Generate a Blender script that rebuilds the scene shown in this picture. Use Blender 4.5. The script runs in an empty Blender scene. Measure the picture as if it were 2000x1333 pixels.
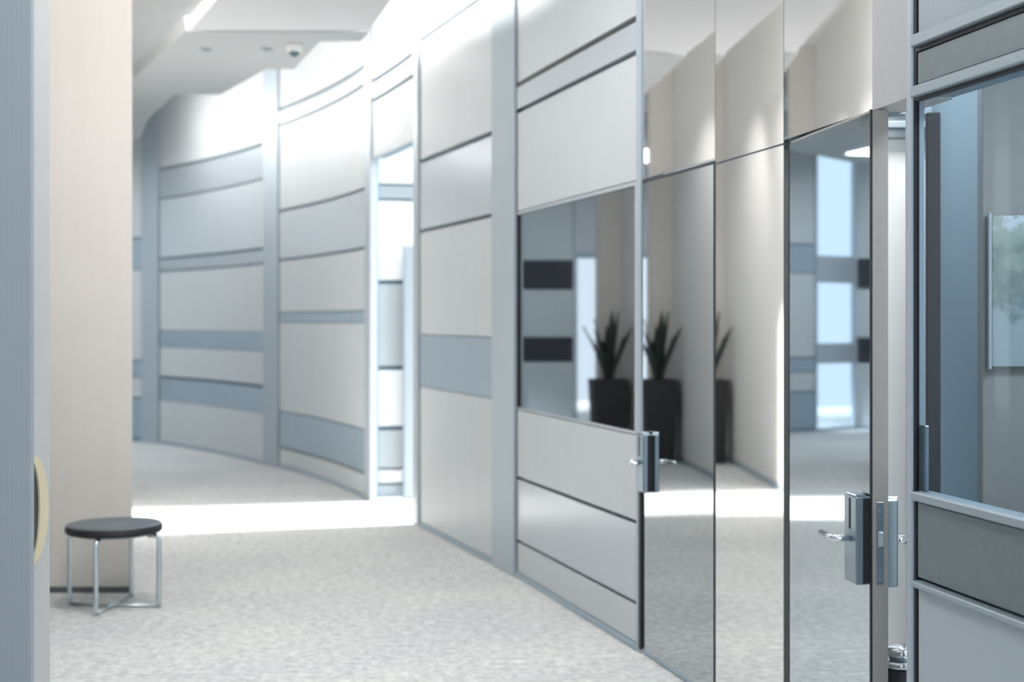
import bpy, bmesh, math, random
from mathutils import Vector, Matrix
random.seed(7)
S = bpy.context.scene
COL = S.collection
PI = math.pi

# ------------------------------------------------------------------ camera, world, sun, big lights, exposure
EYE = 1.65
cd = bpy.data.cameras.new('camera'); cam = bpy.data.objects.new('camera', cd); COL.objects.link(cam)
cam.location = (0, 0, EYE); cam.rotation_euler = (PI / 2, 0, 0)
cd.sensor_width = 36; cd.lens = 50; cd.shift_y = -0.02075; cd.clip_start = .05
cd.dof.use_dof = True; cd.dof.focus_distance = 4.5; cd.dof.aperture_fstop = 2.2
S.camera = cam

w = bpy.data.worlds.new('overcast'); S.world = w; w.use_nodes = True
bg = w.node_tree.nodes['Background']
bg.inputs[0].default_value = (.87, .93, 1, 1); bg.inputs[1].default_value = 1.25

sd = bpy.data.lights.new('sun', 'SUN'); sun = bpy.data.objects.new('sun', sd); COL.objects.link(sun)
sd.energy = 14; sd.angle = math.radians(8); sd.color = (1, .98, .95)
sun.rotation_euler = Vector((-1.9, -.5, -1.02)).to_track_quat('-Z', 'Y').to_euler()
sun.location = (12, 17, 8)

def area(name, loc, aim, sx, sy, energy, color=(1, 1, 1)):
    l = bpy.data.lights.new(name, 'AREA'); o = bpy.data.objects.new(name, l); COL.objects.link(o)
    l.shape = 'RECTANGLE'; l.size = sx; l.size_y = sy; l.energy = energy; l.color = color
    o.location = loc
    return o, l

def added_light(x, y, z, sx, sy, e, color=(1, 1, 1)):  # unseen area light, added to brighten the corridor and rooms
    o, l = area('added_light', (x, y, z), None, sx, sy, e, color); return o

def strip(a, b, z, toward, e, color=(1, .975, .95), back=.10, dip=.12):
    """LED strip hidden on top of the ceiling slab edge between floor points a and b, shining toward the wall"""
    a = Vector((a[0], a[1], 0)); b = Vector((b[0], b[1], 0)); d = b - a; m = (a + b) / 2 - Vector((toward[0], toward[1], 0)) * back
    o, l = area('cove_strip', (m.x, m.y, z), None, d.length, .06, e * d.length * .45, color)
    zax = -Vector((toward[0], toward[1], -dip)).normalized(); xax = d.normalized(); yax = zax.cross(xax).normalized(); xax = yax.cross(zax)
    o.rotation_euler = Matrix((xax, yax, zax)).transposed().to_euler()

for y, e in ((1.0, 9), (3.6, 18), (6.2, 24)):
    added_light(-.6, y, 3.885, .5, 1.6, e, (.95, .98, 1))
added_light(-1.6, 6.9, 3.885, .16, .16, 24, (1, .97, .93))  # added to light the pillar and cast the stool's shadow
added_light(-6.2, 16.5, 3.885, .5, .9, 20, (.93, .97, 1))
added_light(-6.5, 17.5, 3.885, 1.6, .8, 45, (.9, .95, 1))
added_light(2.3, 4.2, 2.95, .6, .6, 34, (.95, .98, 1))
added_light(1.72, 5.9, 3.4, .3, .3, 24, (.97, .99, 1))
added_light(.6, 12.6, 3.0, 1.0, .5, 8, (.97, .99, 1))

def washer(x, y, tx, ty, tz, e):
    l = bpy.data.lights.new('wall_washer', 'SPOT'); o = bpy.data.objects.new('wall_washer', l); COL.objects.link(o)
    l.energy = e; l.spot_size = math.radians(88); l.spot_blend = 1; l.shadow_soft_size = .06; l.color = (1, .98, .96)
    o.location = (x, y, 3.83); o.rotation_euler = Vector((tx - x, ty - y, tz - 3.87)).to_track_quat('-Z', 'Y').to_euler()
for y in (9.2, 10.4, 11.8, 13.2):
    x = -2.465 - .4532 * (y - 8.955); washer(x + 1.05, y + .2, x - .1, y + .2, 2.9, 48)

S.view_settings.view_transform = 'Standard'; S.view_settings.look = 'None'
S.view_settings.gamma = 1; S.view_settings.use_curve_mapping = False
S.view_settings.exposure = 0.54

# ------------------------------------------------------------------ materials
def srgb(r, g, b):
    f = lambda c: (c / 255 / 12.92) if c / 255 <= .04045 else ((c / 255 + .055) / 1.055) ** 2.4
    return (f(r), f(g), f(b), 1)

def mat(name, col, rough=.5, metal=0, spec=.5, ribs=0, rib_d=0, mottle=0, mscale=6, coat=0):
    m = bpy.data.materials.new(name); m.use_nodes = True
    nt = m.node_tree; b = nt.nodes['Principled BSDF']; L = nt.links
    b.inputs['Roughness'].default_value = rough; b.inputs['Metallic'].default_value = metal
    b.inputs['Specular IOR Level'].default_value = spec; b.inputs['Coat Weight'].default_value = coat
    b.inputs['Base Color'].default_value = col
    tc = nt.nodes.new('ShaderNodeTexCoord')
    if mottle:
        n = nt.nodes.new('ShaderNodeTexNoise'); n.inputs['Scale'].default_value = mscale; n.inputs['Detail'].default_value = 4
        mp = nt.nodes.new('ShaderNodeMapping'); mp.inputs['Scale'].default_value = (1, 1, .12) if ribs else (1, 1, 1)
        L.new(tc.outputs['Object'], mp.inputs[0]); L.new(mp.outputs[0], n.inputs['Vector'])
        r = nt.nodes.new('ShaderNodeValToRGB'); r.color_ramp.elements[0].position = .3; r.color_ramp.elements[1].position = .7
        r.color_ramp.elements[0].color = tuple(c * (1 - mottle) for c in col[:3]) + (1,)
        r.color_ramp.elements[1].color = tuple(min(1, c * (1 + mottle)) for c in col[:3]) + (1,)
        L.new(n.outputs['Fac'], r.inputs[0]); L.new(r.outputs[0], b.inputs['Base Color'])
    if ribs:
        wv = nt.nodes.new('ShaderNodeTexWave'); wv.wave_type = 'BANDS'; wv.bands_direction = 'X'
        wv.inputs['Scale'].default_value = ribs; wv.inputs['Distortion'].default_value = .6; wv.inputs['Detail'].default_value = 1
        L.new(tc.outputs['Object'], wv.inputs['Vector'])
        bp = nt.nodes.new('ShaderNodeBump'); bp.inputs['Strength'].default_value = rib_d; bp.inputs['Distance'].default_value = .002
        L.new(wv.outputs['Fac'], bp.inputs['Height']); L.new(bp.outputs[0], b.inputs['Normal'])
    return m

def emit(name, col, e):
    m = bpy.data.materials.new(name); m.use_nodes = True
    b = m.node_tree.nodes['Principled BSDF']; b.inputs['Base Color'].default_value = col
    b.inputs['Emission Color'].default_value = col; b.inputs['Emission Strength'].default_value = e
    return m

def carpet():
    m = bpy.data.materials.new('carpet'); m.use_nodes = True
    nt = m.node_tree; b = nt.nodes['Principled BSDF']; L = nt.links
    b.inputs['Roughness'].default_value = .95; b.inputs['Specular IOR Level'].default_value = .1
    tc = nt.nodes.new('ShaderNodeTexCoord')
    n1 = nt.nodes.new('ShaderNodeTexNoise'); n1.inputs['Scale'].default_value = 19; n1.inputs['Detail'].default_value = 5; n1.inputs['Roughness'].default_value = .75
    n2 = nt.nodes.new('ShaderNodeTexNoise'); n2.inputs['Scale'].default_value = 1.1; n2.inputs['Detail'].default_value = 2
    L.new(tc.outputs['Object'], n1.inputs['Vector']); L.new(tc.outputs['Object'], n2.inputs['Vector'])
    r1 = nt.nodes.new('ShaderNodeValToRGB'); e = r1.color_ramp.elements
    e[0].position = .36; e[0].color = srgb(188, 189, 188); e[1].position = .68; e[1].color = srgb(236, 235, 232)
    r2 = nt.nodes.new('ShaderNodeValToRGB'); e = r2.color_ramp.elements
    e[0].position = .3; e[0].color = (.88, .9, .92, 1); e[1].position = .7; e[1].color = (1, 1, 1, 1)
    mx = nt.nodes.new('ShaderNodeMix'); mx.data_type = 'RGBA'; mx.blend_type = 'MULTIPLY'; mx.inputs[0].default_value = 1
    L.new(n1.outputs['Fac'], r1.inputs[0]); L.new(n2.outputs['Fac'], r2.inputs[0])
    L.new(r1.outputs[0], mx.inputs[6]); L.new(r2.outputs[0], mx.inputs[7]); L.new(mx.outputs[2], b.inputs['Base Color'])
    bp = nt.nodes.new('ShaderNodeBump'); bp.inputs['Strength'].default_value = .7; bp.inputs['Distance'].default_value = .012
    L.new(n1.outputs['Fac'], bp.inputs['Height']); L.new(bp.outputs[0], b.inputs['Normal'])
    return m

def glass(name, tint, refl):
    m = bpy.data.materials.new(name); m.use_nodes = True
    nt = m.node_tree; nt.nodes.remove(nt.nodes['Principled BSDF']); L = nt.links
    out = nt.nodes['Material Output']
    t = nt.nodes.new('ShaderNodeBsdfTransparent'); t.inputs[0].default_value = tint
    g = nt.nodes.new('ShaderNodeBsdfGlossy'); g.inputs['Roughness'].default_value = .01
    f = nt.nodes.new('ShaderNodeFresnel'); f.inputs[0].default_value = 1.45
    mu = nt.nodes.new('ShaderNodeMath'); mu.operation = 'MULTIPLY'; mu.inputs[1].default_value = refl
    x = nt.nodes.new('ShaderNodeMixShader')
    ge = nt.nodes.new('ShaderNodeNewGeometry'); inv = nt.nodes.new('ShaderNodeMath'); inv.operation = 'SUBTRACT'; inv.inputs[0].default_value = 1
    m2 = nt.nodes.new('ShaderNodeMath'); m2.operation = 'MULTIPLY'
    L.new(ge.outputs['Backfacing'], inv.inputs[1]); L.new(f.outputs[0], mu.inputs[0]); L.new(mu.outputs[0], m2.inputs[0]); L.new(inv.outputs[0], m2.inputs[1]); L.new(m2.outputs[0], x.inputs[0]); L.new(t.outputs[0], x.inputs[1]); L.new(g.outputs[0], x.inputs[2]); L.new(x.outputs[0], out.inputs[0])
    return m

def landscape():
    m = bpy.data.materials.new('landscape_print'); m.use_nodes = True
    nt = m.node_tree; b = nt.nodes['Principled BSDF']; L = nt.links
    b.inputs['Roughness'].default_value = .4
    tc = nt.nodes.new('ShaderNodeTexCoord')
    n = nt.nodes.new('ShaderNodeTexNoise'); n.inputs['Scale'].default_value = 9; n.inputs['Detail'].default_value = 8
    L.new(tc.outputs['Object'], n.inputs['Vector'])
    sep = nt.nodes.new('ShaderNodeSeparateXYZ'); L.new(tc.outputs['Object'], sep.inputs[0])
    ad = nt.nodes.new('ShaderNodeMath'); ad.operation = 'MULTIPLY_ADD'; ad.inputs[1].default_value = 1.5; ad.inputs[2].default_value = -.55
    L.new(n.outputs['Fac'], ad.inputs[0])
    a2 = nt.nodes.new('ShaderNodeMath'); a2.operation = 'MULTIPLY_ADD'; a2.inputs[1].default_value = 1.1
    L.new(sep.outputs['Z'], a2.inputs[0]); L.new(ad.outputs[0], a2.inputs[2])
    r = nt.nodes.new('ShaderNodeValToRGB'); e = r.color_ramp.elements
    e[0].position = .08; e[0].color = srgb(150, 163, 168); e[1].position = .95; e[1].color = srgb(206, 214, 228)
    for p, c in ((.25, srgb(112, 126, 124)), (.42, srgb(142, 154, 142)), (.6, srgb(156, 166, 158)), (.72, srgb(200, 206, 216)), (.8, srgb(150, 164, 178))):
        x = e.new(p); x.color = c
    L.new(a2.outputs[0], r.inputs[0]); L.new(r.outputs[0], b.inputs['Base Color'])
    return m

M = dict(
    carpet=carpet(),
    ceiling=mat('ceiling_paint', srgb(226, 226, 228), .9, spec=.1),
    ceiling_shaded=mat('far_ceiling_shaded', srgb(188, 191, 192), .9, spec=.1),  # same ceiling in darker grey: the far end's dimmer light put into colour
    panel=mat('panel_fabric', srgb(184, 189, 191), .42, spec=.45, ribs=45, rib_d=.12, mottle=.02, mscale=9),
    ribbed=mat('ribbed_panel', srgb(164, 173, 179), .5, spec=.35, ribs=45, rib_d=.3),
    gloss=mat('glossy_panel', srgb(178, 185, 190), .22, spec=.7, mottle=.015, mscale=5),
    white=mat('white_panel', srgb(238, 237, 235), .5, spec=.3),
    band=mat('blue_grey_band', srgb(150, 166, 177), .36, metal=.3, spec=.5, mottle=.04, mscale=14),
    band_dark=mat('dark_grey_band', srgb(108, 119, 124), .42, metal=.3, mottle=.05, mscale=20),
    rail=mat('grey_rail', srgb(172, 180, 186), .35, metal=.3, spec=.5),
    post=mat('post_metal', srgb(164, 175, 183), .5, metal=.3, spec=.5),
    core=mat('backing_blue_grey', srgb(124, 145, 158), .7),  # one even blue-grey for the backing visible in the grooves
    black=mat('black_seal', srgb(22, 25, 30), .5),
    mirror_dark=mat('tinted_mirror', (.40, .43, .45, 1), .02, metal=1),
    mirror_door=mat('tinted_mirror_door', (.50, .53, .54, 1), .02, metal=1),
    mirror=mat('silver_mirror', (.90, .90, .89, 1), .02, metal=1),
    mirror_blue=mat('blue_mirror', (.62, .69, .74, 1), .02, metal=1),
    glass=glass('window_glass', (.78, .85, .90, 1), .6),
    clear=glass('clear_glass', (.95, .98, 1, 1), 1),
    edge=mat('leaf_edge_metal', srgb(150, 148, 145), .45, metal=.4, ribs=0, mottle=.03, mscale=30),
    lip=mat('lip_metal', srgb(146, 157, 164), .42, metal=.3),
    foot_strip=mat('foot_strip_grey', srgb(88, 94, 100), .6),
    leg=mat('satin_leg', (.62, .68, .72, 1), .25, metal=1),
    header=mat('header_grey', srgb(172, 172, 171), .5, mottle=.02, mscale=20),
    chrome=mat('chrome', (.72, .76, .79, 1), .12, metal=1),
    steel=mat('brushed_steel', srgb(140, 155, 165), .3, metal=.85),
    brass=mat('cream_rim', srgb(226, 214, 178), .35, metal=.2),
    beige=mat('ribbed_beige', srgb(218, 212, 206), .75, spec=.2, ribs=14, rib_d=.16, mottle=.02, mscale=12),
    left=mat('left_grey', srgb(192, 194, 193), .55, spec=.35, ribs=20, rib_d=.1),
    left_pale=mat('left_pale_fabric', srgb(216, 213, 210), .6, spec=.3, ribs=20, rib_d=.1),
    near=mat('near_blue_grey', srgb(158, 166, 173), .6, spec=.3, ribs=20, rib_d=.1),
    seat=mat('black_leather_sheen', srgb(92, 103, 110), .38, spec=.5, mottle=.1, mscale=40),  # black seat lightened to grey: light reflected on its top put into colour
    pot=mat('dark_planter', srgb(34, 34, 38), .6),
    leaf=mat('leaf_green', srgb(38, 52, 46), .45, mottle=.35, mscale=18),
    leafedge=mat('leaf_margin', srgb(120, 128, 110), .5),
    soil=mat('soil', srgb(40, 34, 30), .95, mottle=.3, mscale=40),
    roomblue=mat('room_blue_wall', srgb(156, 174, 184), .7),
    roomgrey=mat('room_grey_wall', srgb(146, 145, 142), .8, mottle=.03, mscale=10),
    dark=mat('dark_panel', srgb(42, 44, 52), .5),
    print=landscape(),
    lamp=emit('lamp_lens', (1, .98, .95, 1), 1.2),
    dome=mat('smoked_dome', srgb(70, 95, 100), .1, spec=.7),
)

# ------------------------------------------------------------------ helpers
def link(name, me, m, parent=None):
    o = bpy.data.objects.new(name, me); COL.objects.link(o)
    if m: me.materials.append(M[m])
    if parent: o.parent = parent
    return o

def empty(name, loc=(0, 0, 0), rz=0, parent=None):
    o = bpy.data.objects.new(name, None); COL.objects.link(o)
    o.location = loc; o.rotation_euler = (0, 0, rz); o.empty_display_size = .1
    if parent: o.parent = parent
    return o

def tag(o, label=None, cat=None, group=None, kind=None):
    if label: o['label'] = label
    if cat: o['category'] = cat
    if group: o['group'] = group
    if kind: o['kind'] = kind
    return o

def from_bm(name, bm, m, parent=None, smooth=False):
    bmesh.ops.recalc_face_normals(bm, faces=bm.faces)
    me = bpy.data.meshes.new(name); bm.to_mesh(me); bm.free()
    if smooth:
        for p in me.polygons: p.use_smooth = True
    return link(name, me, m, parent)

def bm_box(bm, x0, x1, y0, y1, z0, z1, bevel=0):
    v = [bm.verts.new(p) for p in ((x0, y0, z0), (x1, y0, z0), (x1, y1, z0), (x0, y1, z0), (x0, y0, z1), (x1, y0, z1), (x1, y1, z1), (x0, y1, z1))]
    fs = [bm.faces.new([v[i] for i in q]) for q in ((0, 1, 2, 3), (4, 5, 6, 7), (0, 1, 5, 4), (1, 2, 6, 5), (2, 3, 7, 6), (3, 0, 4, 7))]
    if bevel:
        es = {e for f in fs for e in f.edges}
        bmesh.ops.bevel(bm, geom=list(es), offset=bevel, segments=1, affect='EDGES')

def box(name, m, parent, x0, x1, y0, y1, z0, z1, bevel=.003):
    bm = bmesh.new(); bm_box(bm, x0, x1, y0, y1, z0, z1, bevel); return from_bm(name, bm, m, parent)

def curved(name, m, parent, x0, x1, y0, y1, z0, z1, W, sag, seg=8):
    """box following the shallow arc of a wall bay: width W, sagitta sag"""
    bm = bmesh.new(); rows = []
    for i in range(seg + 1):
        x = x0 + (x1 - x0) * i / seg; t = x / W; dy = sag * 4 * t * (1 - t)
        rows.append([bm.verts.new((x, y + dy, z)) for y, z in ((y0, z0), (y0, z1), (y1, z1), (y1, z0))])
    for a, b in zip(rows, rows[1:]):
        for k in range(4): bm.faces.new((a[k], a[(k + 1) % 4], b[(k + 1) % 4], b[k]))
    bm.faces.new(rows[0]); bm.faces.new(rows[-1])
    return from_bm(name, bm, m, parent)

def cyl(name, m, parent, p0, p1, r, seg=16, r2=None, smooth=True):
    bm = bmesh.new(); p0 = Vector(p0); p1 = Vector(p1); d = p1 - p0
    q = d.to_track_quat('Z', 'Y').to_matrix(); rr = r if r2 is None else r2
    a = [bm.verts.new(p0 + q @ Vector((r * math.cos(2 * PI * i / seg), r * math.sin(2 * PI * i / seg), 0))) for i in range(seg)]
    b = [bm.verts.new(p1 + q @ Vector((rr * math.cos(2 * PI * i / seg), rr * math.sin(2 * PI * i / seg), 0))) for i in range(seg)]
    side = [bm.faces.new((a[i], a[(i + 1) % seg], b[(i + 1) % seg], b[i])) for i in range(seg)]
    bm.faces.new(a); bm.faces.new(b)
    o = from_bm(name, bm, m, parent)
    if smooth:
        for p in o.data.polygons: p.use_smooth = len(p.vertices) == 4
    return o

def lathe(name, m, parent, prof, c=(0, 0, 0), seg=40):
    bm = bmesh.new(); rings = []
    for r, z in prof:
        rings.append([bm.verts.new((c[0] + r * math.cos(2 * PI * i / seg), c[1] + r * math.sin(2 * PI * i / seg), c[2] + z)) for i in range(seg)])
    for a, b in zip(rings, rings[1:]):
        for i in range(seg): bm.faces.new((a[i], a[(i + 1) % seg], b[(i + 1) % seg], b[i]))
    bm.faces.new(rings[0]); bm.faces.new(rings[-1])
    return from_bm(name, bm, m, parent, smooth=True)

def tube(name, m, parent, pts, r, seg=10):
    """round bar through pts with mitred joints"""
    bm = bmesh.new(); pts = [Vector(p) for p in pts]; rings = []
    for i, p in enumerate(pts):
        d = (pts[min(i + 1, len(pts) - 1)] - pts[max(i - 1, 0)]).normalized()
        q = d.to_track_quat('Z', 'Y').to_matrix() if i == 0 else q0.rotation_difference(d).to_matrix() @ q if False else d.to_track_quat('Z', 'Y').to_matrix()
        rings.append((p, d))
    # parallel transport
    n = rings[0][1].orthogonal().normalized(); vs = []; last = rings[0][1]
    for p, d in rings:
        n = last.rotation_difference(d) @ n; last = d; b = d.cross(n).normalized()
        vs.append([bm.verts.new(p + (n * math.cos(2 * PI * k / seg) + b * math.sin(2 * PI * k / seg)) * r) for k in range(seg)])
    for a, b in zip(vs, vs[1:]):
        for k in range(seg): bm.faces.new((a[k], a[(k + 1) % seg], b[(k + 1) % seg], b[k]))
    bm.faces.new(vs[0]); bm.faces.new(vs[-1])
    return from_bm(name, bm, m, parent, smooth=True)

def prism(name, m, parent, poly, z0, z1):
    bm = bmesh.new()
    a = [bm.verts.new((x, y, z0)) for x, y in poly]; b = [bm.verts.new((x, y, z1)) for x, y in poly]; n = len(poly)
    for i in range(n): bm.faces.new((a[i], a[(i + 1) % n], b[(i + 1) % n], b[i]))
    bm.faces.new(a); bm.faces.new(b)
    return from_bm(name, bm, m, parent)

TOP = 4.86
# ------------------------------------------------------------------ floor and ceilings
fl = box('floor', 'carpet', None, -15, 8, -4, 25, -.1, 0, 0); tag(fl, 'pale mottled carpet covering the corridor floor', 'floor', kind='structure')
rf = prism('ceiling', 'white', None, [(-15, -4), (8, -4), (8, 9.3), (2.0, 9.3), (2.0, 25), (-15, 25)], TOP, TOP + .15); tag(rf, 'white upper slab above the light coves', 'ceiling', kind='structure')
ZC = 3.9
near_poly = [(-2.5, 11.05), (-1.8, 9.33), (-1.5, 8.2), (-1.0, 5.0), (-1.0, -3.5), (1.15, -3.5), (.95, 3.0), (.55, 5.0), (-.85, 10.0), (-1.11, 11.05)]
far_poly = [(-2.55, 11.1), (-1.11, 11.1), (-1.22, 11.5), (-1.556, 11.5), (-1.95, 12.75), (-2.2, 12.75), (-2.91, 14.2), (-3.37, 14.2), (-4.1, 16.0), (-4.6, 17.6), (-6.3, 18.9), (-8.4, 18.3), (-8.4, 16.6), (-5.6, 16.0), (-4.6, 15.5), (-4.05, 14.4)]
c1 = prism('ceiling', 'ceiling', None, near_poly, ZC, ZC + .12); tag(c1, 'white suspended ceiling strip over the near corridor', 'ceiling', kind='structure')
c2 = prism('ceiling', 'ceiling_shaded', None, far_poly, ZC, ZC + .12); tag(c2, 'suspended ceiling with saw-toothed edge over the far corridor, shade put into its grey', 'ceiling', kind='structure')

# LED coves along both long edges of the suspended ceilings
for a, b, e in (((.55, 5.0), (-.15, 7.5), 30), ((-.15, 7.5), (-.85, 10.0), 30), ((-.85, 10.0), (-1.22, 11.5), 32), ((-1.556, 11.5), (-1.95, 12.75), 16), ((-2.2, 12.75), (-2.91, 14.2), 11), ((-3.37, 14.2), (-4.1, 16.0), 15), ((-4.1, 16), (-4.6, 17.6), 18), ((.95, 3), (.55, 5), 26)):
    d = Vector((b[0] - a[0], b[1] - a[1])).normalized(); far = a[1] > 11; strip(a, b, ZC + .17, (d.y, -d.x), e * (1.5 if far else 1.1), back=.03 if far else .1, dip=.25 if far else .12)
for a, b, e in (((-1.5, 8.2), (-1.8, 9.33), 10), ((-1.8, 9.33), (-2.5, 11.05), 46), ((-1.0, 5.0), (-1.5, 8.2), 13), ((-1.0, 1.0), (-1.0, 5.0), 5)):
    d = Vector((b[0] - a[0], b[1] - a[1])).normalized(); strip(a, b, ZC + .17, (-d.y, d.x), e, back=.05, dip=.3)

# ------------------------------------------------------------------ right wall: bays of the banded partition
STY = dict(panel=('panel', 0, 'panel'), gloss=('gloss', -.002, 'panel'), band=('band', -.004, 'band'), rail=('rail', -.006, 'rail'), lip=('lip', -.028, 'rail'),
           ribbed=('ribbed', 0, 'panel'), white=('white', 0, 'panel'), dark=('dark', .0, 'band'), slate=('band_dark', -.002, 'band'))

def bay(A, B, layers, label, sag=0, gap=.012, name='wall_right', core=True):
    """one bay of wall from floor point A (far) to B (near); layers are (style, z0, z1)"""
    d = Vector((B[0] - A[0], B[1] - A[1])); W = d.length
    root = tag(empty(name, (A[0], A[1], 0), math.atan2(d.y, d.x)), label, 'wall', kind='structure')
    mk = (lambda n, m, x0, x1, y0, y1, z0, z1: curved(n, m, root, x0, x1, y0, y1, z0, z1, W, sag)) if sag else (lambda n, m, x0, x1, y0, y1, z0, z1: box(n, m, root, x0, x1, y0, y1, z0, z1))
    zs = [l for l in layers]
    if core:
        lo = min(l[1] for l in zs)
        mk('backing', 'core', 0.0, W, .045, .12, lo if lo > .5 else 0, TOP)
    for st, z0, z1 in layers:
        m, y, nm = STY[st]
        g = .018
        mk(nm, m, g, W - .004, y, .044, z0 + gap / 2, z1 - gap / 2)
        if st == 'band' or (st == 'gloss' and z1 < .7): mk('shadow_gap', 'black', 0, g - .002, -.002, .044, z0, z1)  # solid black strip standing in for the shade at the band's end
    if zs and min(l[1] for l in zs) < .1:
        mk('baseboard', 'band', 0, W, -.012, .044, 0, .035)
    return root, W

def post(A, B, label, m='post', z0=0, proud=.02, depth=.12):
    d = Vector((B[0] - A[0], B[1] - A[1])); W = d.length
    root = tag(empty('wall_right', (A[0], A[1], 0), math.atan2(d.y, d.x)), label, 'post', kind='structure')
    box('post', m, root, 0, W, -proud, depth, z0, TOP, .004)
    return root

pT0, pT1 = (-6.10, 19.60), (-4.98, 19.15)
pS0, pS1 = (-4.70, 18.95), (-2.81, 16.15)
pR0, pR1 = (-2.60, 15.87), (-1.34, 13.08)
pQ0, pQ1 = (-.735, 11.35), (-.12, 9.55)
pP0, pP1 = (.03, 9.13), (.625, 7.08)
p2a, p2b = (.645, 7.03), (.876, 6.13)
p3a, p3b = p2b, (1.0365, 5.424)
p4b = (1.178, 4.64)
pA0 = (1.228, 4.33)

bay(pT0, pT1, [('panel', 2.76, TOP), ('band', 2.33, 2.75), ('panel', 1.1, 2.33), ('band', .88, 1.09), ('panel', .6, .88), ('band', .05, .59)],
    'farthest banded wall bay just past the beige pillar', sag=.05)
post((-4.98, 19.15), pS0, 'blue-grey wall post at the far end of the corridor')
bay(pS0, pS1, [('panel', 3.67, TOP), ('rail', 3.265, 3.635), ('gloss', 2.475, 3.25), ('rail', 2.30, 2.45), ('panel', 1.51, 2.285), ('band', 1.29, 1.51), ('panel', .905, 1.29), ('band', .584, .875), ('panel', .035, .584)],
    'second farthest wall bay with four blue-grey bands', sag=.09, gap=.006)
post(pS1, pR0, 'blue-grey post between the two curved far wall bays')
bay(pR0, pR1, [('panel', 4.01, TOP), ('rail', 3.83, 3.98), ('panel', 2.875, 3.81), ('gloss', 2.325, 2.85), ('panel', 1.735, 2.305), ('band', 1.62, 1.73), ('panel', .635, 1.62), ('band', .235, .63), ('panel', .035, .22)],
    'wall bay left of the bright doorway, one thin blue-grey band at chest height', sag=.07, gap=.006)
post(pR1, (-1.27, 12.92), 'slim grey jamb on the left of the bright doorway', 'rail', depth=.04)
bay((-1.27, 12.92), (-.78, 11.48), [('panel', 3.83, TOP), ('rail', 3.645, 3.80), ('panel', 3.12, 3.625)], 'grey header panel over the bright doorway', sag=.01)
post((-.78, 11.48), pQ0, 'slim grey jamb on the right of the bright doorway', 'rail')
bay(pQ0, pQ1, [('panel', 3.985, TOP), ('rail', 3.885, 3.96), ('panel', 2.925, 3.865), ('gloss', 2.365, 2.895), ('panel', 1.53, 2.345), ('band', 1.12, 1.53), ('panel', .035, 1.12)],
    'wall bay right of the bright doorway with one broad blue-grey band', gap=.006)
post(pQ1, pP0, 'broad blue-grey post left of the dark glazed bay')
rP, WP = bay(pP0, pP1, [('panel', 3.168, TOP), ('rail', 2.995, 3.14), ('panel', 2.345, 2.975), ('panel', .645, 1.075), ('gloss', .24, .63), ('panel', .035, .225)],
    'wall bay with a dark glass window reflecting a potted plant', gap=.004)
box('groove', 'black', rP, .018, WP - .004, -.004, .044, 3.142, 3.166, 0)
box('shadow_gap', 'black', rP, -.002, .016, .0, .044, 0.02, TOP, 0)
# window in that bay
wP = tag(empty('window_1', (pP0[0], pP0[1], 0), rP.rotation_euler.z), 'dark mirrored window in the wall bay, a plant reflected in it', 'window', kind='structure')
box('glass_pane', 'mirror_dark', wP, .022, WP - .03, .012, .03, 1.09, 2.32, 0)
for z0, z1 in ((2.322, 2.342), (1.078, 1.089)): box('frame', 'rail', wP, .018, WP - .004, -.004, .044, z0, z1, .002)
box('frame', 'rail', wP, WP - .03, WP - .004, -.004, .044, 1.089, 2.322, .002)
post(pP1, p2a, 'slim steel post beside the first mirrored door', 'post', proud=.01)

def frame_between(A, B):
    d = Vector((B[0] - A[0], B[1] - A[1])); return d.length, math.atan2(d.y, d.x)

# fixed upper mirror panels and the fixed mirror between the doors
W2, a2 = frame_between(p2a, p2b); W3, a3 = frame_between(p3a, p3b); W4, a4 = frame_between(p3b, p4b)
for P0, W, a, z0, lab in ((p2a, W2, a2, 2.345, 'mirror panel above the closed mirrored door'), (p3a, W3, a3, 2.325, 'mirror panel above the fixed full-height mirror'), (p3b, W4, a4, 2.335, 'mirror panel above the ajar mirrored door')):
    r = tag(empty('wall_right', (P0[0], P0[1], 0), a), lab, 'wall', kind='structure')
    box('mirror_panel', 'mirror', r, .002, W - .002, 0, .02, z0, TOP, 0)
    box('backing', 'core', r, 0, W, .021, .12, z0, TOP, 0)
    if z0 == 2.325:
        box('mirror_panel', 'mirror', r, .002, W - .002, 0, .02, .01, 2.318, 0)
        box('backing', 'core', r, 0, W, .021, .12, 0, 2.325, 0)
        r['label'] = 'full-height silver mirror panel between the two mirrored doors'

# ------------------------------------------------------------------ doors with locks
def lock(parent, u, y, z, side=1, out=-1):
    """lever lock on a leaf: u along the leaf, y its face, out -1 towards the corridor, side the way the lever points"""
    b = .11; d = .042 * out
    body = box('lock_body', 'steel', parent, u - b / 2, u + b / 2, min(y, y + d), max(y, y + d), z - .145, z + .14, .005)
    box('slot', 'black', body, u - b * .02 - .006, u - b * .02 + .006, min(y + d, y + d * 1.04), max(y + d, y + d * 1.04), z + .03, z + .13, 0)
    box('cap', 'chrome', body, u - b * .3, u + b * .46, min(y + d * .2, y + d), max(y + d * .2, y + d), z + .14, z + .148, .002)
    if out < 0: box('seal', 'black', body, u + b / 2, u + b / 2 + .003, y + d * .45, y, z - .14, z + .135, 0)
    lv = cyl('lever', 'chrome', parent, (u, y + d, z), (u, y + d + out * .06, z), .0115)
    tube('grip', 'chrome', lv, [(u, y + d + out * .052, z), (u + side * .03, y + d + out * .056, z), (u + side * .12, y + d + out * .056, z + .002)], .010)

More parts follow.
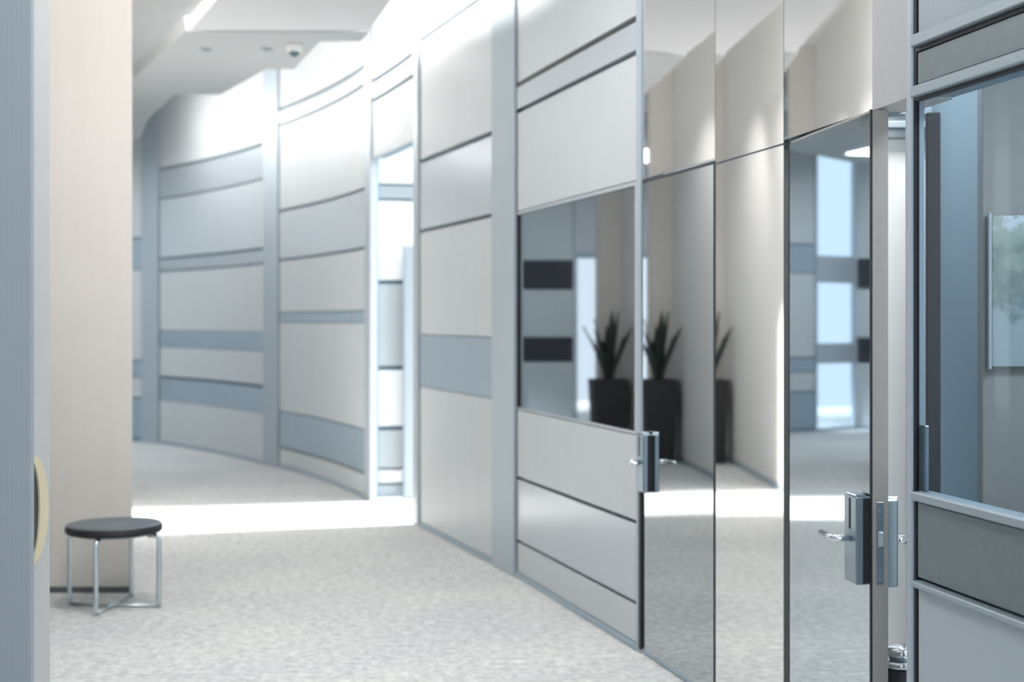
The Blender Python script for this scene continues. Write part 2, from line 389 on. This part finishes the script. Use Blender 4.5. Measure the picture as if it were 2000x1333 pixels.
# door 1: closed leaf beside the dark window
d1 = tag(empty('door_1', (p2a[0], p2a[1], 0), a2), 'closed mirrored door with a lever lock on its left edge', 'door', kind='structure')
box('leaf', 'core', d1, .012, W2 - .004, .0, .05, .008, 2.335, .002)
box('glass_pane', 'mirror_door', d1, .016, W2 - .012, -.003, -.0005, .03, 2.322, 0)
box('edge_strip', 'black', d1, W2 - .012, W2 - .004, -.004, -.0005, .008, 2.335, 0)
box('edge_strip', 'black', d1, .012, W2 - .012, -.004, -.0005, 2.322, 2.335, 0)
box('bottom_rail', 'band', d1, .012, W2 - .012, -.004, -.0005, .008, .03, 0)
lock(d1, .08, -.003, .955, 1)
box('strike_seal', 'black', d1, -.02, .008, -.014, .05, .02, .80, 0)

# door 2: leaf ajar into the corridor
h4 = (1.0505, 5.385); e4 = (1.154, 4.560)
WL, aL = frame_between(h4, e4)
d2 = tag(empty('door_2', (h4[0], h4[1], 0), aL), 'bluish mirrored door standing ajar, its latch edge facing out', 'door', kind='structure')
box('leaf', 'edge', d2, 0, WL, .0, .055, .008, 2.325, .002)
box('glass_pane', 'mirror_blue', d2, .008, WL - .008, -.003, -.0005, .02, 2.315, 0)
box('edge_strip', 'black', d2, WL - .009, WL + .001, -.0045, .001, .008, 2.325, 0)
box('edge_strip', 'black', d2, 0, .009, -.0045, .001, .008, 2.325, 0)
lock(d2, WL - .075, -.003, .94, -1)
lock(d2, WL - .075, .055, .93, -1, out=1)
fp = box('faceplate', 'steel', d2, WL, WL + .003, .016, .039, .80, 1.065, .001)
cyl('keyhole', 'chrome', fp, (WL + .003, .0275, 1.035), (WL + .006, .0275, 1.035), .0095, 14)
cyl('screw', 'chrome', fp, (WL + .003, .0275, 1.008), (WL + .005, .0275, 1.008), .005, 10)
cyl('screw', 'chrome', fp, (WL + .003, .0275, .815), (WL + .005, .0275, .815), .005, 10)
cyl('screw', 'chrome', fp, (WL + .003, .0275, .84), (WL + .005, .0275, .84), .007, 10)
bm = bmesh.new()
v = [bm.verts.new(p) for p in ((WL + .003, .02, .92), (WL + .003, .035, .92), (WL + .003, .035, .97), (WL + .003, .02, .97), (WL + .014, .033, .925), (WL + .014, .033, .965))]
for q in ((0, 1, 4), (2, 3, 5), (1, 2, 5, 4), (0, 4, 5, 3), (0, 3, 2, 1)): bm.faces.new([v[i] for i in q])
from_bm('latch_bolt', bm, 'chrome', fp)

# grey header block between the ajar door and the next bay
W5, a5 = frame_between(p4b, (1.222, 4.36))
r5 = tag(empty('wall_right', (p4b[0], p4b[1], 0), a5), 'plain grey header block above the gap of the ajar door', 'wall', kind='structure')
box('panel', 'header', r5, 0, W5, -.004, .14, 2.33, TOP, .003)

# ------------------------------------------------------------------ nearest bay with the clear window
pA1 = (pA0[0] + .2045 * 1.4 / 1.0207, pA0[1] - 1.4 / 1.0207)
rA, WA = bay(pA0, pA1, [('ribbed', 2.515, TOP), ('lip', 2.475, 2.512), ('slate', 2.362, 2.462), ('lip', 2.322, 2.356), ('lip', 1.103, 1.131), ('slate', .868, 1.098), ('lip', .842, .862), ('ribbed', .035, .838)],
    'nearest wall bay with a clear window into a blue room', gap=.002, core=False)
for z0, z1 in ((0, 1.10), (2.33, TOP)): box('backing', 'core', rA, 0, WA, .045, .12, z0, z1, 0)
box('groove', 'black', rA, .018, WA, -.006, .04, 2.462, 2.474, 0)
for z0, z1 in ((.02, 1.10), (2.325, TOP)): box('shadow_gap', 'black', rA, .0, .014, -.004, .044, z0, z1, 0)
post((pA0[0] - .008, pA0[1] + .035), pA0, 'narrow steel post left of the nearest wall bay', 'post', proud=.012, depth=.032)
wA = tag(empty('window_2', (pA0[0], pA0[1], 0), rA.rotation_euler.z), 'clear window looking into a blue meeting room', 'window', kind='structure')
box('glass_pane', 'glass', wA, .006, WA, .002, .008, 1.131, 2.322, 0)
box('frame', 'black', wA, .001, .006, -.006, .01, 1.12, 2.322, 0)
box('frame', 'black', wA, .006, WA, -.006, .02, 2.315, 2.322, 0)
box('patch_fitting', 'steel', wA, .008, .045, .009, .022, 1.131, 1.33, .002)

# ------------------------------------------------------------------ room behind the nearest bay
def wall_box(name, m, A, B, t, z0, z1, label, cat='wall'):
    W, a = frame_between(A, B)
    r = empty(name, (A[0], A[1], 0), a); tag(r, label, cat, kind='structure')
    box('panel', m, r, 0, W, 0, t, z0, z1, .004)
    return r
wall_box('wall_room', 'roomblue', (1.80, 6.7), (3.4, 6.6), .12, 0, TOP, 'blue wall at the back of the room behind the clear window')
wall_box('wall_room', 'roomgrey', (1.858, 5.62), (3.4, 5.5), .08, 0, TOP, 'grey wall carrying the landscape print behind the clear window')
wall_box('wall_room', 'roomblue', (3.4, 6.8), (3.4, 1.0), .12, 0, TOP, 'blue side wall of the room behind the clear window')
wall_box('trim_1', 'dark', (1.448, 4.97), (1.495, 4.96), .05, 0, 2.375, 'tall black door stile behind the clear window', 'door stile')
wall_box('trim_2', 'white', (1.385, 4.99), (1.44, 4.985), .03, 0, 2.40, 'pale upright strip beside the tall black stile', 'trim')
wr = wall_box('wall_room', 'white', (1.20, 6.35), (1.86, 6.35), .1, 0, 2.46, 'white wall seen through the gap of the ajar door')
wh = wall_box('wall_room', 'rail', (1.20, 6.33), (1.86, 6.33), .12, 2.46, TOP, 'grey fascia above the white wall in the door gap')
for z in (2.50, 2.56): box('ledge', 'post', wh, 0, .66, -.04, 0, z, z + .03, .003)
pr = tag(empty('landscape_print', (1.885, 5.60, 1.75), math.atan2(-.12, 1.542)), 'pale mountain and forest print on the grey wall behind the window', 'picture')
box('canvas', 'print', pr, 0, .9, -.018, .004, -.285, .31, .003)
box('frame', 'rail', pr, -.012, 0, -.02, .004, -.295, .32, .002)
cs = tag(empty('console', (2.1, 5.0, 0), math.atan2(-.12, 1.542)), 'dark low console under the landscape print behind the window', 'console')
box('top', 'dark', cs, 0, .9, -.2, .2, .985, 1.02, .004)
box('body', 'dark', cs, .02, .88, -.18, .18, .06, .983, .004)
for x in (.06, .80): box('foot', 'steel', cs, x, x + .04, -.15, -.11, 0, .06, .002); box('foot', 'steel', cs, x, x + .04, .11, .15, 0, .06, .002)
for x in (.03, .455): box('door', 'dark', cs, x, x + .415, -.19, -.181, .08, .97, .003)

# chrome bollard standing behind the ajar door
bo = tag(empty('waste_bin', (1.365, 4.98, 0)), 'black bin with chrome lid ring behind the ajar door', 'bin')
lathe('body', 'dark', bo, [(.055, 0), (.06, .01), (.06, .43), (.055, .435)])
lathe('collar', 'chrome', bo, [(.058, .436), (.074, .44), (.076, .455), (.066, .462)])
lathe('neck', 'steel', bo, [(.045, .462), (.045, .475)])
lathe('lid', 'chrome', bo, [(.045, .475), (.058, .478), (.062, .49), (.05, .505), (.01, .515)])

# ------------------------------------------------------------------ bright room behind the far doorway
ri = bay((-1.30, 13.20), (1.6, 13.96), [('white', 2.92, TOP), ('rail', 2.78, 2.90), ('white', 2.02, 2.76), ('panel', 1.22, 1.98), ('white', .66, 1.18), ('panel', .27, .62), ('white', .13, .25), ('rail', .03, .11)],
    'white and grey banded wall inside the bright room', name='wall_room', gap=.003)[0]
Wd, ad = frame_between((-.93, 12.95), (-.50, 12.30))
d3 = tag(empty('door_3', (-.985, 13.08, 0), math.atan2(.22, .835)), 'pale door leaf standing open inside the bright doorway', 'door', kind='structure')
box('leaf', 'rail', d3, 0, .85, 0, .05, .008, 2.33, .004)
box('edge_strip', 'band', d3, -.012, 0, 0, .05, .008, 2.33, .002)

# ------------------------------------------------------------------ left side: pillar, long wall, niche pilaster, near walls
pil = tag(empty('pillar', (-2.90, 8.60, 0), 0), 'broad beige ribbed pillar behind the round stool', 'pillar', kind='structure')
prism('facing', 'beige', pil, [(0, 0), (.603, 0), (.44, .35), (0, .35)], 0, TOP)
box('foot_strip', 'foot_strip', pil, 0, .615, -.012, 0, 0, .035, .002)  # dark strip along the pillar's foot, slightly wider than the pillar
L0, L1 = (-2.465, 8.955), (-5.25, 15.1)
def left_wall(A, B, m, label, name='wall_left', base=True, t=.15):
    W, a = frame_between(A, B)
    r = tag(empty(name, (A[0], A[1], 0), a), label, 'wall', kind='structure')
    box('facing', m, r, 0, W, 0, t, 0, TOP, .003)
    if base: box('baseboard', 'band', r, 0, W, -.01, 0, 0, .06, .002)
    return r
left_wall(L0, L1, 'left_pale', 'pale grey left wall running on past the beige pillar')
left_wall(L1, (-5.0, 15.21), 'beige', 'beige pilaster behind the potted plant at the wall end', t=.25)
left_wall((-5.4, 15.6), (-9.5, 17.2), 'left', 'grey left wall beyond the pilaster', base=False)
# near flank wall, the thick wall end at the left edge and its half-round pull
left_wall((-2.0, 5.03), (-3.05, 8.62), 'left', 'grey wall between the near wall end and the beige pillar')
nb = tag(empty('wall_left', (-3.4, 4.70, 0), 0), 'blue-grey wall end at the left edge, nearest the viewer', 'wall', kind='structure')
box('facing', 'near', nb, 0, 1.812, 0, .03, 0, TOP, .004)
prism('end_panel', 'left', nb, [(.3, .032), (1.792, .032), (1.787, .262), (.3, .262)], 0, TOP)
left_wall((-1.80, -3.5), (-1.80, 4.66), 'near', 'left wall alongside the viewer', t=.1)
pu = tag(empty('door_pull', (-1.6085, 4.735, 1.012), math.atan2(.286, -.006)), 'half-round cream-rimmed pull on the end of the near left wall', 'door pull')
def half(name, m, ro, ri_, y0, y1, sx=1, seg=28):
    bm = bmesh.new(); R = []
    for r, y in ((ro, y1), (ro, y0), (ri_, y0), (ri_, y1)):
        R.append([bm.verts.new(((sx if r < ro or name == 'dish' else 1) * r * math.cos(PI * (i / seg - .5)), y, r * math.sin(PI * (i / seg - .5)))) for i in range(seg + 1)])
    for k in range(4):
        a, b = R[k], R[(k + 1) % 4]
        for i in range(seg): bm.faces.new((a[i], a[i + 1], b[i + 1], b[i]))
    for e in (0, seg): bm.faces.new([R[k][e] for k in range(4)])
    return from_bm(name, bm, m, pu)
half('rim', 'brass', .185, .162, -.010, -.001, .55)
half('dish', 'dark', .164, .004, -.004, -.001, .56)

# ------------------------------------------------------------------ curved wall round the bend, seen only in the mirrors
bay((-7.62, 19.50), (-6.95, 19.95), [('panel', 2.57, TOP), ('dark', 2.13, 2.56), ('panel', 1.38, 2.12), ('dark', 1.01, 1.37), ('panel', .035, 1.0)], 'banded bay round the bend beside the daylit glass door', name='wall_far')
d5 = tag(empty('door_4', (-7.98, 19.27, 0), math.atan2(.23, .36)), 'daylit glass door round the bend with a dark frame', 'door', kind='structure')
box('glass_pane', 'clear', d5, .05, .38, .01, .02, .05, 2.6, 0)
for x0, x1, z0, z1 in ((0, .05, 0, 2.7), (.38, .42, 0, 2.7), (.05, .38, 0, .05), (.05, .38, 2.6, 2.7)): box('frame', 'band', d5, x0, x1, 0, .06, z0, z1, .003)
hd = wall_box('wall_far', 'panel', (-7.98, 19.27), (-7.62, 19.50), .1, 2.7, TOP, 'panel over the daylit glass door')
bay((-10.2, 17.7), (-7.98, 19.27), [('panel', 2.57, TOP), ('band', 2.2, 2.56), ('panel', .9, 2.19), ('band', .6, .89), ('panel', .035, .59)], 'grey banded bay at the end of the bend', name='wall_far')

wf = tag(empty('window_3', (-6.95, 19.95, 0), math.atan2(-.35, .85)), 'daylit glazed bay round the bend with two cross bands', 'window', kind='structure')
for z0, z1 in ((.05, 1.0), (1.3, 2.2), (2.6, 4.2)): box('glass_pane', 'glass', wf, .05, .87, .02, .03, z0, z1, 0)
for z0, z1 in ((0, .05), (1.0, 1.3), (2.2, 2.6), (4.2, TOP)): box('rail', 'rail', wf, .05, .87, 0, .06, z0, z1, .003)
for x in (0, .87): box('stile', 'post', wf, x, x + .05, -.005, .06, 0, TOP, .003)

# ------------------------------------------------------------------ ceiling fittings
def px(px_, py_, z):
    s = (625 - py_) / (z - EYE); y = 2777.8 / s; return ((px_ - 1000) / s, y, z)
ZF = ZC
dc = tag(empty('dome_camera', px(575, 86, ZF)), 'white dome security camera under the far ceiling', 'camera')
lathe('housing', 'white', dc, [(.062, 0), (.064, -.02), (.060, -.062), (.046, -.066)])
lathe('dome', 'dome', dc, [(.045, -.066), (.04, -.085), (.026, -.1), (.008, -.107)])
for i, (x, y) in enumerate(((402, 96), (522, 95))):
    s_ = tag(empty('downlight', px(x, y, ZF)), ('small recessed downlight in the far ceiling, the one farther from the camera dome' if i == 0 else 'small recessed downlight in the far ceiling next to the dome camera'), 'downlight', 'recessed ceiling downlights')
    lathe('trim_ring', 'rail', s_, [(.055, 0), (.055, -.006), (.04, -.008), (.036, -.001)])
    lathe('lens', 'dark', s_, [(.036, -.001), (.03, -.003), (.005, -.004)])

# ------------------------------------------------------------------ stool
SX, SY = -2.285, 8.17
st = tag(empty('stool', (SX, SY, 0), math.radians(-8)), 'round black-topped stool with thin metal legs in front of the beige pillar', 'stool')
lathe('seat', 'seat', st, [(.262, .468), (.268, .474), (.262, .481), (.22, .484), (.02, .485)], seg=56)
lathe('seat_rim', 'black', st, [(.235, .428), (.264, .432), (.272, .442), (.272, .466), (.264, .4685)], seg=56)
R = .266; rr = .014
for k in range(4):
    a = k * PI / 2 + math.radians(2)
    c, s = math.cos(a), math.sin(a)
    tube('leg', 'leg', st, [(c * .20, s * .20, .416), (c * (R - .03), s * (R - .03), .416), (c * (R - .008), s * (R - .008), .408), (c * R, s * R, .388), (c * R, s * R, .04), (c * R, s * R, .012)], rr)
for k in range(2):
    a = k * PI / 2 + math.radians(2); c, s = math.cos(a), math.sin(a)
    tube('floor_bar', 'leg', st, [(c * R, s * R, .0118 + .002 * k), (-c * R, -s * R, .0118 + .002 * k)], .0095)
lathe('seat_plate', 'steel', st, [(.21, .417), (.21, .428)], seg=40)

# ------------------------------------------------------------------ potted plant in the corner, seen in the mirrors
PXY = (-4.83, 14.80)
po = tag(empty('potted_plant', (PXY[0], PXY[1], 0), math.radians(25)), 'sword-leaved plant in a tall dark planter in the corner by the pilaster', 'plant')
bm = bmesh.new()
rings = []
for hw, z in ((.165, 0), (.205, .94), (.205, .96), (.185, .96), (.182, .90)):
    rings.append([bm.verts.new((sx * hw, sy * hw, z)) for sx, sy in ((-1, -1), (1, -1), (1, 1), (-1, 1))])
for a, b in zip(rings, rings[1:]):
    for k in range(4): bm.faces.new((a[k], a[(k + 1) % 4], b[(k + 1) % 4], b[k]))
bm.faces.new(rings[0])
from_bm('planter', bm, 'pot', po)
box('soil', 'soil', po, -.182, .182, -.182, .182, .88, .90, 0)
def blade(az, lean, h, wdt):
    bm = bmesh.new(); n = 9; prev = None
    ca, sa = math.cos(az), math.sin(az)
    for i in range(n + 1):
        t = i / n; r = .03 + lean * (t ** 1.35); z = .88 + h * t * (1 - .12 * t)
        wd = wdt * (.55 + 1.1 * t) * (1 - t ** 3) if t < 1 else 0
        tw = .5 * t
        ex, ey = -math.sin(az + tw), math.cos(az + tw)
        c = Vector((ca * r, sa * r, z)); nrm = Vector((ca, sa, -.2)) * .012
        row = [bm.verts.new(c + Vector((ex, ey, 0)) * wd), bm.verts.new(c + nrm), bm.verts.new(c - Vector((ex, ey, 0)) * wd), bm.verts.new(c - nrm * .6)]
        if prev:
            for k in range(4): bm.faces.new((prev[k], prev[(k + 1) % 4], row[(k + 1) % 4], row[k]))
        prev = row
    return from_bm('leaf', bm, 'leaf', po, smooth=True)
for k in range(15):
    az = k * 2.399 + .3; blade(az, random.uniform(.08, .40) * (1 if -1.9 < ((az + .436 + PI) % (2 * PI) - PI) < .9 else .42), random.uniform(.55, 1.08), random.uniform(.042, .062))
